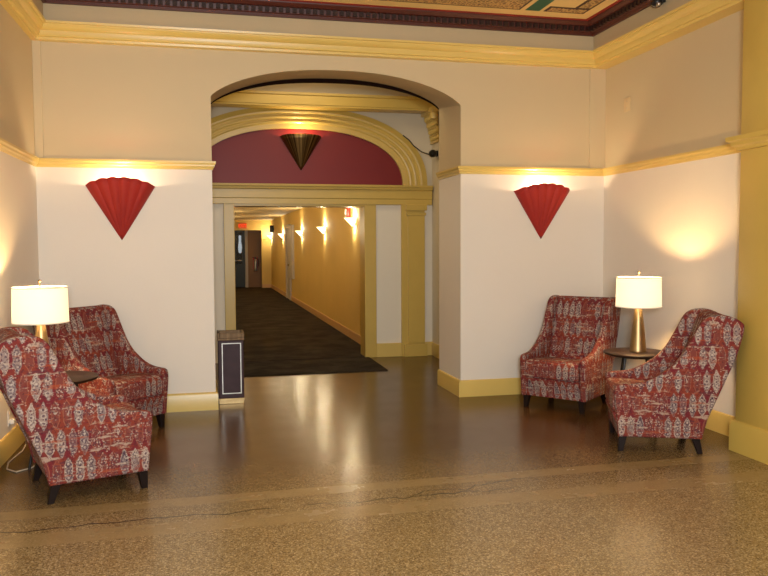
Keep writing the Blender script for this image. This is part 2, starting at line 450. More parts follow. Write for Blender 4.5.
struct(b.build('wall_right', [M['wall_lower'], M['wall_upper']], smooth=0), 'cream and tan wall behind the right hand chairs', 'wall')

# baseboards, chair rail, crown, frieze, cornice
BASE = [(0, 0), (0.022, 0), (0.022, 0.15), (0.014, 0.165), (0, 0.17)]
RAIL = [(0, 2.255), (0.009, 2.258), (0.014, 2.275), (0.025, 2.285), (0.027, 2.30), (0.037, 2.312), (0.037, 2.332), (0, 2.337)]
YP0, YP1, XP = 4.28, 4.965, 3.833      # the pilaster on the right wall
def run(name, prof, path, m, label, cat='trim'):
    q = B(); q.sweep(prof, path); return struct(q.build(name, m, smooth=30), label, cat)
run('baseboard_left', BASE, [(XL, YN), (XL, D), (OL, D), (OL, D + TH)], M['yellow'], 'yellow baseboard along the left walls and jamb', 'baseboard')
run('baseboard_right', BASE, [(OR, D + TH), (OR, D), (XR, D), (XR, YP1)], M['yellow'], 'yellow baseboard along the right walls and jamb', 'baseboard')
run('trim_1', RAIL, [(XL, YN), (XL, D), (OL, D), (OL, D + 0.06)], M['yellow'], 'yellow chair rail moulding above the left chairs', 'trim')
run('trim_2', RAIL, [(OR, D + TH), (OR, D), (XR, D), (XR, YP1)], M['yellow'], 'yellow chair rail moulding above the right chairs', 'trim')
CROWN = [(-0.11, 3.355), (0.05, 3.358), (0.055, 3.385), (0.075, 3.39), (0.085, 3.42), (0.088, 3.455), (0.105, 3.465), (0.125, 3.495), (0.13, 3.52), (0.145, 3.525), (0.15, 3.55), (-0.11, 3.56)]
CROWN = [(o, 3.355 + (z - 3.355) * 0.74) for o, z in CROWN]
run('trim_3', CROWN, [(XL, YN), (XL, D - 0.02), (XR - 0.09, D - 0.02), (XR - 0.09, YN)], M['yellow'], 'stepped yellow crown moulding around the top of the room', 'trim')
run('trim_4', [(0, 3.50), (0.125, 3.50), (0.125, 3.76), (0, 3.76)], [(XL, YN), (XL, D - 0.02), (XR - 0.09, D - 0.02), (XR - 0.09, YN)], M['frieze'], 'plain taupe frieze band above the yellow crown moulding', 'trim')
b = B()
b.sweep([(0.12, 3.645), (0.15, 3.645), (0.16, 3.668), (0.185, 3.672), (0.20, 3.715), (0.235, 3.72), (0.26, 3.745), (0.265, 3.76), (0.12, 3.76)], [(XL, YN), (XL, D - 0.02), (XR - 0.09, D - 0.02), (XR - 0.09, YN)], mi=[0]*3 + [0] + [0]*5)
def dentils(x0, y0, x1, y1, nx, ny):
    L = math.hypot(x1-x0, y1-y0); n = int(L / 0.062)
    for i in range(n):
        t = (i + 0.5) / n; x = x0 + (x1-x0)*t; y = y0 + (y1-y0)*t
        w = 0.019
        if nx: b.box((min(x, x+nx*0.03), y-w, 3.674), (max(x, x+nx*0.03), y+w, 3.716), 1)
        else: b.box((x-w, min(y, y+ny*0.03), 3.674), (x+w, max(y, y+ny*0.03), 3.716), 1)
dentils(XL+0.2, D-0.206, XR-0.29, D-0.206, 0, -1)
dentils(XR-0.276, D-0.22, XR-0.276, 4.0, -1, 0)
dentils(XL+0.186, D-0.2, XL+0.186, 4.5, 1, 0)
struct(b.build('trim_5', [M['cornice'], M['cornice_dark']], smooth=0), 'dark oxblood dentil cornice below the painted ceiling', 'trim')
b = B()
b.box((XL, YN, ZT), (XR, D, ZT + 0.12), 0)
e = 0.30; zz = ZT - 0.004
def plate(x0, y0, x1, y1, mi, z=zz): b.box((x0, y0, z), (x1, y1, ZT), mi)
xl, xr, yb = XL + e, XR - e - 0.09, D - e - 0.02
plate(xl - 0.04, yb, xr + 0.04, yb + 0.04, 1); plate(xr, YN, xr + 0.04, yb, 1); plate(xl - 0.04, YN, xl, yb, 1)
# stencilled border: brown panels in dark outlines with green blocks between
def panel(x0, y0, x1, y1):
    plate(x0, y0, x1, y1, 4); plate(x0+0.025, y0+0.025, x1-0.025, y1-0.025, 3, ZT - 0.007)
ya, ybb = 6.60, 6.93
x = 2.95
panel(0.62, ya, 2.93, ybb); plate(2.985, ya, 3.125, ybb, 2); 
panel(3.17, ybb - 0.15, 3.58, ybb); panel(3.42, 6.10, 3.58, ybb - 0.152); plate(3.42, 5.75, 3.58, 6.04, 2)
panel(3.26, 4.2, 3.58, 5.68); plate(0.44, ya, 0.57, ybb, 2); panel(-1.0, ya, 0.39, ybb)
plate(-1.05, 6.40, 3.20, 6.425, 1)
plate(3.195, 3.8, 3.22, 6.425, 1)
panel(-0.9, 5.2, 3.05, 6.30)
struct(b.build('ceiling', [M['ceil_cream'], M['ceil_red'], M['ceil_green'], M['stencil'], M['ceil_dark']], smooth=0), 'cream ceiling with a stencilled brown, red and green border', 'ceiling')
# boxed strips in the two upper corners
b = B(); b.box((XL, D - 0.018, 2.335), (-1.381, D, 3.36), 0, 0.004); struct(b.build('trim_6', M['wall_upper'], smooth=0), 'narrow tan corner strip above the left chair rail', 'trim')
b = B(); b.box((3.907, D - 0.018, 2.335), (XR, D, 3.36), 0, 0.004); struct(b.build('trim_7', M['wall_upper'], smooth=0), 'narrow tan corner strip above the right chair rail', 'trim')
# pilaster on the right wall with its base and cap moulding
b = B(); b.box((XP, YP0, 0), (XR, YP1, 3.76), 0, 0.006)
path = [(XR, YP1), (XP, YP1), (XP, YP0), (XR, YP0)]
path = list(path)
b.sweep([(0, 0), (0.028, 0), (0.028, 0.20), (0.016, 0.222), (0, 0.23)], [(XR - 0.001, YP1), (XP, YP1), (XP, YP0), (XR - 0.001, YP0)])
b.sweep([(0, 2.225), (0.02, 2.228), (0.024, 2.25), (0.045, 2.262), (0.05, 2.285), (0.072, 2.295), (0.075, 2.325), (0, 2.33)], [(XR - 0.001, YP1), (XP, YP1), (XP, YP0), (XR - 0.001, YP0)])
struct(b.build('trim_8', M['ochre'], smooth=30), 'ochre painted pilaster with moulded cap and base at right', 'pilaster')
# dark strip standing in for the shadow gap behind the arch
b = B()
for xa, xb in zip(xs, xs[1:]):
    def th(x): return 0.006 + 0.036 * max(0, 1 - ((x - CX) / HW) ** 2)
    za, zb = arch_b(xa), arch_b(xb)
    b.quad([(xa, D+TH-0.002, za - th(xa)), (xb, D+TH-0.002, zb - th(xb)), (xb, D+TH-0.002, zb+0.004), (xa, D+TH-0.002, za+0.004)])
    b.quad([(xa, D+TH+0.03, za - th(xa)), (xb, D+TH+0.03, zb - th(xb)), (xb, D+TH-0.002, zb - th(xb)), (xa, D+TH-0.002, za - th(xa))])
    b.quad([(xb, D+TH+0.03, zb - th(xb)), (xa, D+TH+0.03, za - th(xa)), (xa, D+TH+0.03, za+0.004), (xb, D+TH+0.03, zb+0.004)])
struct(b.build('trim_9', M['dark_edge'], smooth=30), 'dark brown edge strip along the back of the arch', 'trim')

# ------------------------------------------------------------------ the vestibule behind the arch and its portal
VL, VR, PC = -1.0, 3.5, 1.25
PL, PR, PH = 0.357, 2.137, 2.09
b = B()
b.box((VL - 0.2, D2, 0), (PL, D2 + 0.28, PH), 0); b.box((PR, D2, 0), (VR + 0.2, D2 + 0.28, PH), 0); b.box((VL - 0.2, D2, PH), (VR + 0.2, D2 + 0.28, 3.95), 1)
struct(b.build('wall_portal', [M['portal_white'], M['vest_wall']], smooth=0), 'off white wall around the hallway portal', 'wall')
b = B(); b.box((VL - 0.2, D + TH, 0), (VL, D2, 3.95)); struct(b.build('wall_vestibule_left', M['vest_wall'], smooth=0), 'beige side wall behind the left pier', 'wall')
b = B(); b.box((VR, D + TH, 0), (VR + 0.2, D2, 3.95)); struct(b.build('wall_vestibule_right', M['vest_wall'], smooth=0), 'beige side wall behind the right pier', 'wall')
b = B(); b.box((VL - 0.2, D + TH, 3.86), (VR + 0.2, D2 + 0.28, 3.98)); struct(b.build('ceiling_vestibule', M['vest_wall'], smooth=0), 'plain beige ceiling behind the arch', 'ceiling')

ZS = 2.354
def sup(a, bb, n, t):
    c, s_ = math.cos(t), math.sin(t)
    return math.copysign(abs(c) ** (2/n), c) * a, abs(s_) ** (2/n) * bb
# lunette panel
b = B(); NN = 72
pts = []
for i in range(NN + 1):
    x, z = sup(1.42, 0.75, 2.3, PI * i / NN); pts.append((PC + x, D2 - 0.012, ZS + z))
b.prism(pts, (0, 0.011, 0)); struct(b.build('trim_10', M['lunette'], smooth=0), 'dark red half oval panel above the hallway portal', 'panel')
# archivolt
prof = [(0, 0), (0, 0.05), (0.22, 0.055), (0.27, 0.068), (0.33, 0.072), (0.37, 0.064), (0.43, 0.064), (0.48, 0.076), (0.54, 0.08), (0.58, 0.072), (0.66, 0.072), (0.71, 0.084), (0.78, 0.088), (0.84, 0.08), (1.0, 0.07), (1.0, 0)]
b = B(); rings = []
for i in range(NN + 1):
    t = PI * i / NN
    xi, zi = sup(1.404, 0.741, 2.3, t); xo, zo = sup(1.747, 1.028, 2.3, t)
    rings.append([b.bm.verts.new((PC + xi + (xo - xi) * f, D2 - d, ZS + zi + (zo - zi) * f)) for f, d in prof])
for p, q in zip(rings, rings[1:]):
    for k in range(len(prof) - 1): b.bm.faces.new([p[k], p[k+1], q[k+1], q[k]])
b.bm.faces.new(rings[0]); b.bm.faces.new(list(reversed(rings[-1])))
struct(b.build('trim_11', M['ochre'], smooth=18), 'ochre ridged arch moulding framing the dark red panel', 'moulding')
# entablature across the portal
b = B(); b.sweep([(0, 2.095), (0.05, 2.10), (0.05, 2.17), (0.06, 2.18), (0.06, 2.29), (0.085, 2.30), (0.09, 2.325), (0.105, 2.332), (0.11, 2.36), (0, 2.365)], [(PC - 1.82, D2), (PC + 1.82, D2)])
struct(b.build('trim_12', M['ochre'], smooth=30), 'ochre moulded beam directly above the hallway portal', 'moulding')
# portal casings, pilasters, baseboards
b = B()
b.box((PR - 0.02, D2 - 0.035, 0), (2.278, D2 + 0.30, 2.10), 0, 0.006); b.box((PL - 0.117, D2 - 0.035, 0), (PL + 0.02, D2 + 0.30, 2.10), 0, 0.006); b.box((PL - 0.117, D2 - 0.03, PH - 0.02), (2.278, D2 + 0.30, 2.10), 0)
struct(b.build('trim_13', M['ochre'], smooth=0), 'ochre casing around the hallway opening', 'door casing')
def pil(s):
    q = B()
    def bx(x0, x1, y, z0, z1, bev=0.004):
        xa, xb = (PC + s*(x0 - PC), PC + s*(x1 - PC)); q.box((min(xa, xb), D2 - y, z0), (max(xa, xb), D2, z1), 0, bev)
    bx(2.633, 2.965, 0.05, 0, 2.10); bx(2.72, 2.955, 0.075, 0.19, 1.98)
    bx(2.70, 2.975, 0.085, 1.95, 1.99); bx(2.69, 2.985, 0.10, 2.02, 2.10); bx(2.66, 2.99, 0.085, 0, 0.17)
    return q
struct(pil(1).build('trim_14', M['ochre'], smooth=0), 'ochre flat pilaster right of the hallway opening', 'pilaster')
struct(pil(-1).build('trim_15', M['ochre'], smooth=0), 'ochre flat pilaster hidden behind the left pier', 'pilaster')
b = B(); b.box((2.278, D2 - 0.03, 0), (2.633, D2, 0.19), 0, 0.004); b.box((2.965, D2 - 0.03, 0), (3.10, D2, 0.19), 0, 0.004)
struct(b.build('baseboard_portal', M['yellow'], smooth=0), 'yellow baseboard under the off white portal panel', 'baseboard')
# side pilasters with leafy capitals and the beam between them
def corinth(s):
    q = B()
    x0, x1 = 3.085, 3.45; y0 = D2 - 0.36
    X = lambda x: PC + s*(x - PC)
    def bx(a, c, ya, yb_, z0, z1, mi, bev=0.004): q.box((min(X(a), X(c)), ya, z0), (max(X(a), X(c)), yb_, z1), mi, bev)
    bx(x0, x1, y0, D2, 0.0, 3.0, 0)
    bx(x0 - 0.02, x1, y0 - 0.02, D2, 0.0, 0.18, 1)
    bx(x0 - 0.03, x1, y0 - 0.03, D2, 2.93, 2.96, 1)
    bx(x0 + 0.0, x1, y0, D2, 2.96, 3.33, 1)
    bx(x0 - 0.16, x1, y0 - 0.16, D2, 3.30, 3.36, 1)
    random.seed(4)
    # rows of curling leaves that step outwards
    for row, (z, o, r) in enumerate(((3.00, 0.025, 0.042), (3.09, 0.05, 0.046), (3.18, 0.08, 0.05), (3.26, 0.12, 0.05))):
        for k in range(6):
            yy = y0 - o*0.6 + 0.07*k
            q.blob((X(x0 - o + 0.01), yy, z), (0.030, 0.034, r), 1, 1)
            q.blob((X(x0 - o - 0.008), yy, z + r*0.75), (0.022, 0.026, 0.016), 1, 1)
        for k in range(5):
            xx = x0 + 0.02 + 0.075*k
            q.blob((X(xx), y0 - o + 0.01, z), (0.034, 0.030, r), 1, 1)
            q.blob((X(xx), y0 - o - 0.008, z + r*0.75), (0.026, 0.022, 0.016), 1, 1)
        if row == 3:
            q.lathe([(0.0, -0.05), (0.05, -0.05), (0.06, 0), (0.05, 0.05), (0.0, 0.05)], (X(x0 - 0.11), y0 - 0.1, 3.26), 16, mi=1)
    return q
struct(corinth(1).build('trim_16', [M['portal_white'], M['yellow']], smooth=35), 'white pilaster with leafy yellow capital behind the right pier', 'pilaster')
struct(corinth(-1).build('trim_17', [M['portal_white'], M['yellow']], smooth=35), 'white pilaster with leafy yellow capital behind the left pier', 'pilaster')
b = B(); b.sweep([(0, 3.325), (0.02, 3.325), (0.02, 3.345), (0.03, 3.35), (0.03, 3.46), (0.045, 3.47), (0.05, 3.50), (-0.2, 3.50), (-0.2, 3.325)], [(VL, D2 - 0.36), (VR, D2 - 0.36)])
struct(b.build('trim_18', M['ochre'], smooth=30), 'ochre beam crossing just below the top of the arch', 'beam')

# ------------------------------------------------------------------ the hallway
HL, HR, HE, HZ = 0.30, 2.33, 28.3, 2.46
b = B(); b.box((HL - 0.2, D2 + 0.28, -0.1), (HR + 0.2, 31.0, -0.004)); struct(b.build('floor_hall', M['carpet'], smooth=0), 'slab under the hallway carpet', 'floor')
b = B(); b.box((HR, D2 + 0.28, 0), (HR + 0.2, HE, HZ)); struct(b.build('wall_hall_right', M['hall_wall'], smooth=0), 'long gold hallway wall with lit sconces', 'wall')
b = B(); b.box((HL - 0.2, D2 + 0.28, 0), (HL, HE, HZ)); struct(b.build('wall_hall_left', M['hall_wall'], smooth=0), 'gold hallway wall hidden behind the left casing', 'wall')
b = B(); b.box((HL - 0.2, D2 + 0.28, HZ), (HR + 0.2, 31.0, HZ + 0.1)); struct(b.build('ceiling_hall', M['hall_ceiling'], smooth=0), 'low pale hallway ceiling striped by sconce light', 'ceiling')
b = B(); b.box((1.99, HE, 0), (HR + 0.2, HE + 0.2, HZ)); b.box((HL - 0.2, HE, 2.10), (1.99, HE + 0.2, HZ)); b.box((HL - 0.2, HE, 0), (0.6, HE + 0.2, 2.10))
struct(b.build('wall_hall_end', M['hall_wall'], smooth=0), 'gold end wall of the hallway around a doorway', 'wall')
b = B(); b.box((HR - 0.02, D2 + 0.28, 0), (HR, 21.55, 0.14)); b.box((HR - 0.02, 22.75, 0), (HR, HE, 0.14)); b.box((1.99, HE - 0.02, 0), (HR - 0.02, HE, 0.14))
struct(b.build('baseboard_hall', M['base_hall'], smooth=0), 'pale baseboard along the gold hallway wall', 'baseboard')
hc = B(); hc.box((PL + 0.02, D2 + 0.001, 0.0), (PR - 0.02, D2 + 0.30, 0.012)); hc.box((HL, D2 + 0.30, -0.004), (HR - 0.02, 28.27, 0.012))
tag(hc.build('hall_carpet', M['carpet'], smooth=0), 'dark brown carpet running down the long hallway', 'carpet')
# room beyond the doorway
WOODB = paint('brown_wall_panel', rgb(150, 112, 78), 0.5, 0.06)
b = B(); b.box((1.50, 29.0, 0), (2.3, 29.15, 2.3)); struct(b.build('wall_beyond', WOODB, smooth=0), 'brown panelled wall seen through the far doorway', 'wall')
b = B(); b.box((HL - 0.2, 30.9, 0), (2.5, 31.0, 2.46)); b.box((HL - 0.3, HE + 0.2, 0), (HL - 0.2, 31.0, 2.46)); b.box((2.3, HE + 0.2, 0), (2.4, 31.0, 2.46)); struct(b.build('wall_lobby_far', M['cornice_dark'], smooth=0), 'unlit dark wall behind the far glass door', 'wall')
b = B(); b.box((1.43, 28.96, 0), (1.53, 29.15, 2.3), 0, 0.004); b.box((0.62, 28.96, 2.2), (1.43, 29.15, 2.3), 0, 0.004)
struct(b.build('trim_19', M['door_grey'], smooth=0), 'pale post beside the dark glass door', 'door casing')
gd = thing('door_1', (1.03, 29.03, 0.012), 0, 'dark glazed door at the far end of the hallway', 'door'); gd['kind'] = 'structure'
b = B()
for q in ((-0.40, -0.30, 0, 2.16), (0.30, 0.39, 0, 2.16)): b.box((q[0], 0, q[2]), (q[1], 0.045, q[3]))
b.box((-0.30, 0, 2.05), (0.30, 0.045, 2.16)); b.box((-0.30, 0, 0.0), (0.30, 0.045, 0.86))
b.build('door_frame', paint('blue_black_door_paint', rgb(34, 42, 48), 0.4), gd, smooth=0)
b = B(); b.box((-0.30, 0.018, 0.86), (0.30, 0.026, 2.05)); b.build('door_glass', M['glass'], gd, smooth=0)
b = B(); b.tube([(-0.28, -0.05, 0.98), (0.28, -0.05, 0.98)], 0.016); b.tube([(-0.28, 0, 0.98), (-0.28, -0.05, 0.98)], 0.012); b.tube([(0.28, 0, 0.98), (0.28, -0.05, 0.98)], 0.012); b.build('push_bar', M['steel'], gd)
for i, (x, z0, z1, y) in enumerate(((0.93, 1.15, 1.78, 30.3), (1.31, 1.25, 1.95, 30.4))):  # added glowing shapes imitate pale reflections in the door glass
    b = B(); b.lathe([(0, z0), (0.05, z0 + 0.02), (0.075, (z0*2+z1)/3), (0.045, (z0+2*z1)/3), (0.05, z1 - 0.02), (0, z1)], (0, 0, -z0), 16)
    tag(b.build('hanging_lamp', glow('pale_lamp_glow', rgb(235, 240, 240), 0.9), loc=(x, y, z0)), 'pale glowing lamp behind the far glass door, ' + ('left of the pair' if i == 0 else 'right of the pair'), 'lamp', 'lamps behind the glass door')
    # made-up cord from the added glow to the ceiling
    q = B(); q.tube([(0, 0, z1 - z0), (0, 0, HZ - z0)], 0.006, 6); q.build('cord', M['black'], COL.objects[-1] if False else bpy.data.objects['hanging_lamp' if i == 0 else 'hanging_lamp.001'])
# side door casing in the right hallway wall
d2 = thing('door_2', (HR, 22.1, 0), 0, 'pale grey door standing in the gold hallway wall', 'door'); d2['kind'] = 'structure'
b = B(); b.box((-0.05, -0.55, 0), (0.0, -0.43, 2.14), 0, 0.004); b.box((-0.05, 0.43, 0), (0.0, 0.55, 2.14), 0, 0.004); b.box((-0.05, -0.43, 2.03), (0, 0.43, 2.14), 0, 0.004); b.build('door_frame', M['door_grey'], d2, smooth=0)
b = B(); b.box((-0.02, -0.43, 0.02), (0, 0.43, 2.03)); b.build('door_leaf', M['door_grey'], d2, smooth=0)
b = B(); b.blob((-0.06, -0.36, 1.0), (0.03, 0.03, 0.03)); b.tube([(-0.02, -0.36, 1.0), (-0.06, -0.36, 1.0)], 0.012); b.build('door_handle', M['brass'], d2)
b = B(); b.box((-0.06, -1.30, 0.64), (0.004, -0.62, 2.10), 0, 0.01); b.box((-0.07, -1.26, 0.70), (-0.06, -0.66, 2.04), 0, 0.004)
ob = b.build('notice_board', M['door_grey'], loc=(HR, 22.1, 0), smooth=0); tag(ob, 'tall pale panel hung on the hallway wall beside the grey door', 'panel')

# hallway sconces: wedge of frosted glass, light up and down
def hall_sconce(x, y, z, s, label, en):
    r = thing('hall_sconce', (x, y, z), 0, label, 'wall light', 'wedge sconces along the hallway')
    q = B()
    top = []; bot = []
    for i in range(13):
        a = -PI/2 + PI*i/12
        top.append((-s*0.17*math.cos(a), 0.17*math.sin(a), 0.05)); bot.append((-s*0.045*math.cos(a), 0.05*math.sin(a), -0.08))
    tv = [q.bm.verts.new(p) for p in top]; bv = [q.bm.verts.new(p) for p in bot]
    for i in range(12): q.bm.faces.new([tv[i], tv[i+1], bv[i+1], bv[i]])
    q.bm.faces.new([tv[0], bv[0], bv[-1], tv[-1]]); q.bm.faces.new(bv)
    q.build('glass_shade', M['hall_lamp'], r)
    q = B(); q.box((-0.012 if s > 0 else 0, -0.09, -0.06), (0 if s > 0 else 0.012, 0.09, 0.045)); q.build('back_plate', M['brass'], r, smooth=0)
    light('sconce_uplight', 'POINT', (-s*0.06, 0, 0.10), en, (1.0, 0.85, 0.56), r, 0.03)
    light('sconce_downlight', 'POINT', (-s*0.07, 0, -0.14), en*0.3, (1.0, 0.85, 0.56), r, 0.03)
    return r
for (y, z, lb) in ((12.15, 1.93, 'lit wedge sconce nearest the portal, beside the red alarm'), (15.3, 1.86, 'lit wedge sconce second from the portal on the gold wall'), (19.05, 1.855, 'lit wedge sconce third from the portal, just before the grey door'), (23.8, 1.855, 'lit wedge sconce just past the grey hallway door'), (28.0, 1.855, 'lit wedge sconce at the far corner of the hallway')):
    hall_sconce(HR, y, z, 1, lb, 16)
hall_sconce(HL, 13.3, 1.93, -1, 'lit wedge sconce on the left hallway wall, its tip showing past the casing', 16)
for y in (17.0, 21.0, 25.0): light('hall_fill_lamp', 'POINT', (0.5, y, 2.0), 14, (1.0, 0.85, 0.56), None, 0.05)

# exit sign, alarms, extinguisher
es = thing('exit_sign', (1.32, HE - 0.001, 2.16), 0, 'red exit sign above the far doorway', 'sign')
b = B(); b.box((-0.14, -0.05, 0), (0.14, 0, 0.20), 0, 0.006); b.build('sign_box', paint('pale_red_sign_face', rgb(236, 110, 60), 0.4), es, smooth=0)
cu = bpy.data.curves.new('exit_letters', 'FONT'); cu.body = 'EXIT'; cu.size = 0.15; cu.extrude = 0.003; cu.align_x = 'CENTER'; cu.align_y = 'CENTER'
tmp = bpy.data.objects.new('tmp_letters', cu); COL.objects.link(tmp)
dg = bpy.context.evaluated_depsgraph_get(); me = bpy.data.meshes.new_from_object(tmp.evaluated_get(dg)); bpy.data.objects.remove(tmp)
me.materials.clear(); me.materials.append(M['exit_glow'])
lo = bpy.data.objects.new('exit_letters', me); COL.objects.link(lo); lo.parent = es; lo.location = (0, -0.053, 0.10); lo.rotation_euler = (PI/2, 0, 0)
fa = thing('fire_alarm', (HR, 12.62, 2.00), 0, 'red fire alarm strobe above the nearest hallway sconce', 'alarm')
b = B(); b.box((-0.05, -0.09, 0), (0.004, 0.09, 0.19), 0, 0.008); b.build('alarm_box', M['red_plastic'], fa)
b = B(); b.box((-0.075, -0.03, 0.05), (-0.05, 0.03, 0.14), 0, 0.006); b.build('strobe_lens', M['white'], fa)
sp = thing('wall_speaker', (HR, 26.98, 2.0), 0, 'small black box high on the wall near the farthest sconce', 'speaker')
b = B(); b.box((-0.14, -0.12, 0), (-0.02, 0.12, 0.24), 0, 0.01); b.build('speaker_case', M['black'], sp)
b = B(); b.box((-0.03, -0.04, 0.08), (0, 0.04, 0.16)); b.build('bracket', M['black'], sp, smooth=0)
fe = thing('fire_extinguisher', (1.80, 28.93, 0.62), 0, 'small extinguisher hung on the brown panel past the far doorway', 'extinguisher')
b = B(); b.lathe([(0, 0), (0.06, 0), (0.065, 0.02), (0.065, 0.36), (0.045, 0.42), (0.02, 0.44), (0, 0.44)], (0, 0, 0), 20); b.build('cylinder', M['steel'], fe)
b = B(); b.box((-0.03, -0.03, 0.44), (0.03, 0.03, 0.49), 0, 0.005); b.tube([(0.03, 0, 0.47), (0.11, 0, 0.42), (0.10, 0, 0.16)], 0.012, 8); b.box((-0.12, -0.012, 0.48), (0.03, 0.012, 0.5)); b.build('valve', M['black'], fe)
b = B(); b.box((-0.09, 0.055, 0.05), (0.09, 0.069, 0.5)); b.build('hanger_plate', M['red_plastic'], fe, smooth=0)

# floor mat in front of the portal
b = B(); b.box((0.20, 9.19, 0.0), (2.17, D2 - 0.04, 0.012), 0, 0.004)
tag(b.build('floor_mat', M['carpet'], smooth=0), 'dark brown mat lying in front of the hallway portal', 'mat')

# ------------------------------------------------------------------ security cameras, wall plate, outlet
sc1 = thing('security_camera', (3.085, D2 - 0.27, 2.775), 0, 'small black camera beside the arch moulding, on the white pilaster', 'security camera')
b = B(); b.box((-0.03, -0.03, -0.04), (0, 0.03, 0.04), 0, 0.006); b.build('mount', M['black'], sc1)
b = B(); b.blob((-0.075, -0.02, 0), (0.055, 0.065, 0.052), 3); b.build('camera_body', M['black'], sc1)
b = B(); b.lathe([(0.0, 0.0), (0.014, 0.0), (0.016, 0.012), (0, 0.014)], (0, 0, 0), 20); l = b.build('lens', M['black_metal'], sc1); l.location = (-0.09, -0.08, -0.01); l.rotation_euler = (PI/2, 0, 0)
b = B(); b.tube([(-0.12, 0.0, -0.01), (-0.20, 0.08, 0.03), (-0.30, 0.14, 0.12), (-0.36, 0.16, 0.20), (-0.44, 0.17, 0.26)], 0.008, 8); b.build('cable', M['black'], sc1)
sc2 = thing('security_camera', (XR - 0.215, 6.03, 3.63), 0, 'small dark camera under the cornice at the top right', 'security camera')
b = B(); b.box((-0.03, -0.03, -0.02), (0.0, 0.03, 0.04), 0, 0.005); b.tube([(-0.02, 0, 0.0), (-0.05, 0, -0.02)], 0.012); b.build('mount', M['black'], sc2)
b = B(); b.blob((-0.07, 0, -0.02), (0.05, 0.055, 0.045), 3); b.build('camera_body', M['black'], sc2)
b = B(); b.blob((-0.075, -0.035, -0.045), (0.022, 0.026, 0.02), 2); b.build('lens', M['steel'], sc2)
wp = thing('wall_plate', (XR, 6.965, 2.85), 0, 'small pale cover plate high on the right wall', 'wall plate')
b = B(); b.box((-0.008, -0.06, 0), (0, 0.06, 0.135), 0, 0.004); b.build('plate', paint('tan_plate_plastic', rgb(216, 190, 146), 0.4), wp)
for z in (0.035, 0.1):
    b = B(); b.blob((-0.008, 0, z), (0.003, 0.006, 0.006), 1); b.build('screw', M['steel'], wp)
ol = thing('power_outlet', (XL + 0.0, 6.19, 0.215), 0, 'white power outlet low on the left wall beside the lamp cord', 'outlet')
b = B(); b.box((0, -0.04, 0), (0.007, 0.04, 0.12), 0, 0.003); b.build('plate', M['white'], ol)
b = B(); b.box((0.007, -0.022, 0.012), (0.04, 0.022, 0.05), 0, 0.006); b.build('plug', M['white'], ol)

# ------------------------------------------------------------------ armchairs
def fuv(co, n):
    ax, ay, az = abs(n.x), abs(n.y), abs(n.z)
    if ay > 0.7 * max(ax, az): return (co.x, co.z)
    if az > ax * 1.2: return (co.y + 0.37, 0.2 - co.x)
    return (co.y + 0.37, co.z)
def smooth_loop(P, k=5):
    out = []; n = len(P)
    for i in range(n):
        p0, p1, p2, p3 = (Vector(P[(i + j - 1) % n]) for j in range(4))
        for s in range(k):
            t = s / k
            out.append(0.5 * ((2*p1) + (-p0 + p2)*t + (2*p0 - 5*p1 + 4*p2 - p3)*t*t + (-p0 + 3*p1 - 3*p2 + p3)*t**3))
    return out
HWD = 0.328                                             # half the chair's width
def S(p):
    s, z = p
    if s < 0: s *= 0.62
    if z > 0.6: z = 0.6 + (z - 0.6) * 0.925
    if s > 0.5: s = 0.5 + (s - 0.5) * 0.94
    return (0.27 - s, z)
def S_(p): return (0.27 - p[0], p[1])                      # profile coordinate to chair-local x, z (front is +x)
side_prof = [(-0.055, 0.115), (-0.075, 0.25), (-0.098, 0.37), (-0.105, 0.45), (-0.092, 0.488), (-0.05, 0.504), (0.04, 0.510), (0.12, 0.523), (0.20, 0.553), (0.28, 0.602), (0.35, 0.662), (0.41, 0.745),
             (0.46, 0.84), (0.51, 0.945), (0.555, 1.02), (0.615, 1.056), (0.70, 1.064), (0.78, 1.045), (0.835, 1.01), (0.855, 0.975), (0.84, 0.88), (0.795, 0.72), (0.73, 0.56), (0.655, 0.39), (0.595, 0.25), (0.56, 0.115), (0.25, 0.115)]
back_prof = [(0.44, 0.33), (0.455, 0.44), (0.51, 0.62), (0.565, 0.79), (0.615, 0.94), (0.645, 1.02), (0.675, 1.05), (0.72, 1.058), (0.775, 1.04), (0.825, 1.005), (0.842, 0.972), (0.828, 0.88), (0.783, 0.72), (0.718, 0.56), (0.643, 0.39), (0.583, 0.25), (0.55, 0.13), (0.45, 0.2)]
cush_prof = [(-0.09, 0.30), (-0.110, 0.325), (-0.116, 0.37), (-0.108, 0.425), (-0.085, 0.452), (-0.02, 0.462), (0.15, 0.455), (0.35, 0.435), (0.50, 0.415), (0.52, 0.37), (0.50, 0.305), (0.2, 0.298)]
rail_prof = [(-0.052, 0.118), (-0.07, 0.2), (-0.086, 0.294), (0.3, 0.294), (0.56, 0.294), (0.54, 0.118), (0.2, 0.118)]
def extr(prof, y0, y1, bev, crown=0.0):
    q = B(); n_ = len(prof); L = []
    raw = smooth_loop([(p[0], p[1]) for p in prof], 4)
    for i in range(n_):            # keep the sharp bottom corners unsmoothed
        seg = raw[4*i:4*i+4]
        a_, b_ = Vector(prof[i]), Vector(prof[(i+1) % n_])
        if a_.y < 0.125 or b_.y < 0.125: seg = [a_.lerp(b_, k/4) for k in range(4)]
        L += seg
    q.prism([(S(p)[0], y0, S(p)[1]) for p in L], (0, y1 - y0, 0), 0, bev, 4)
    return q
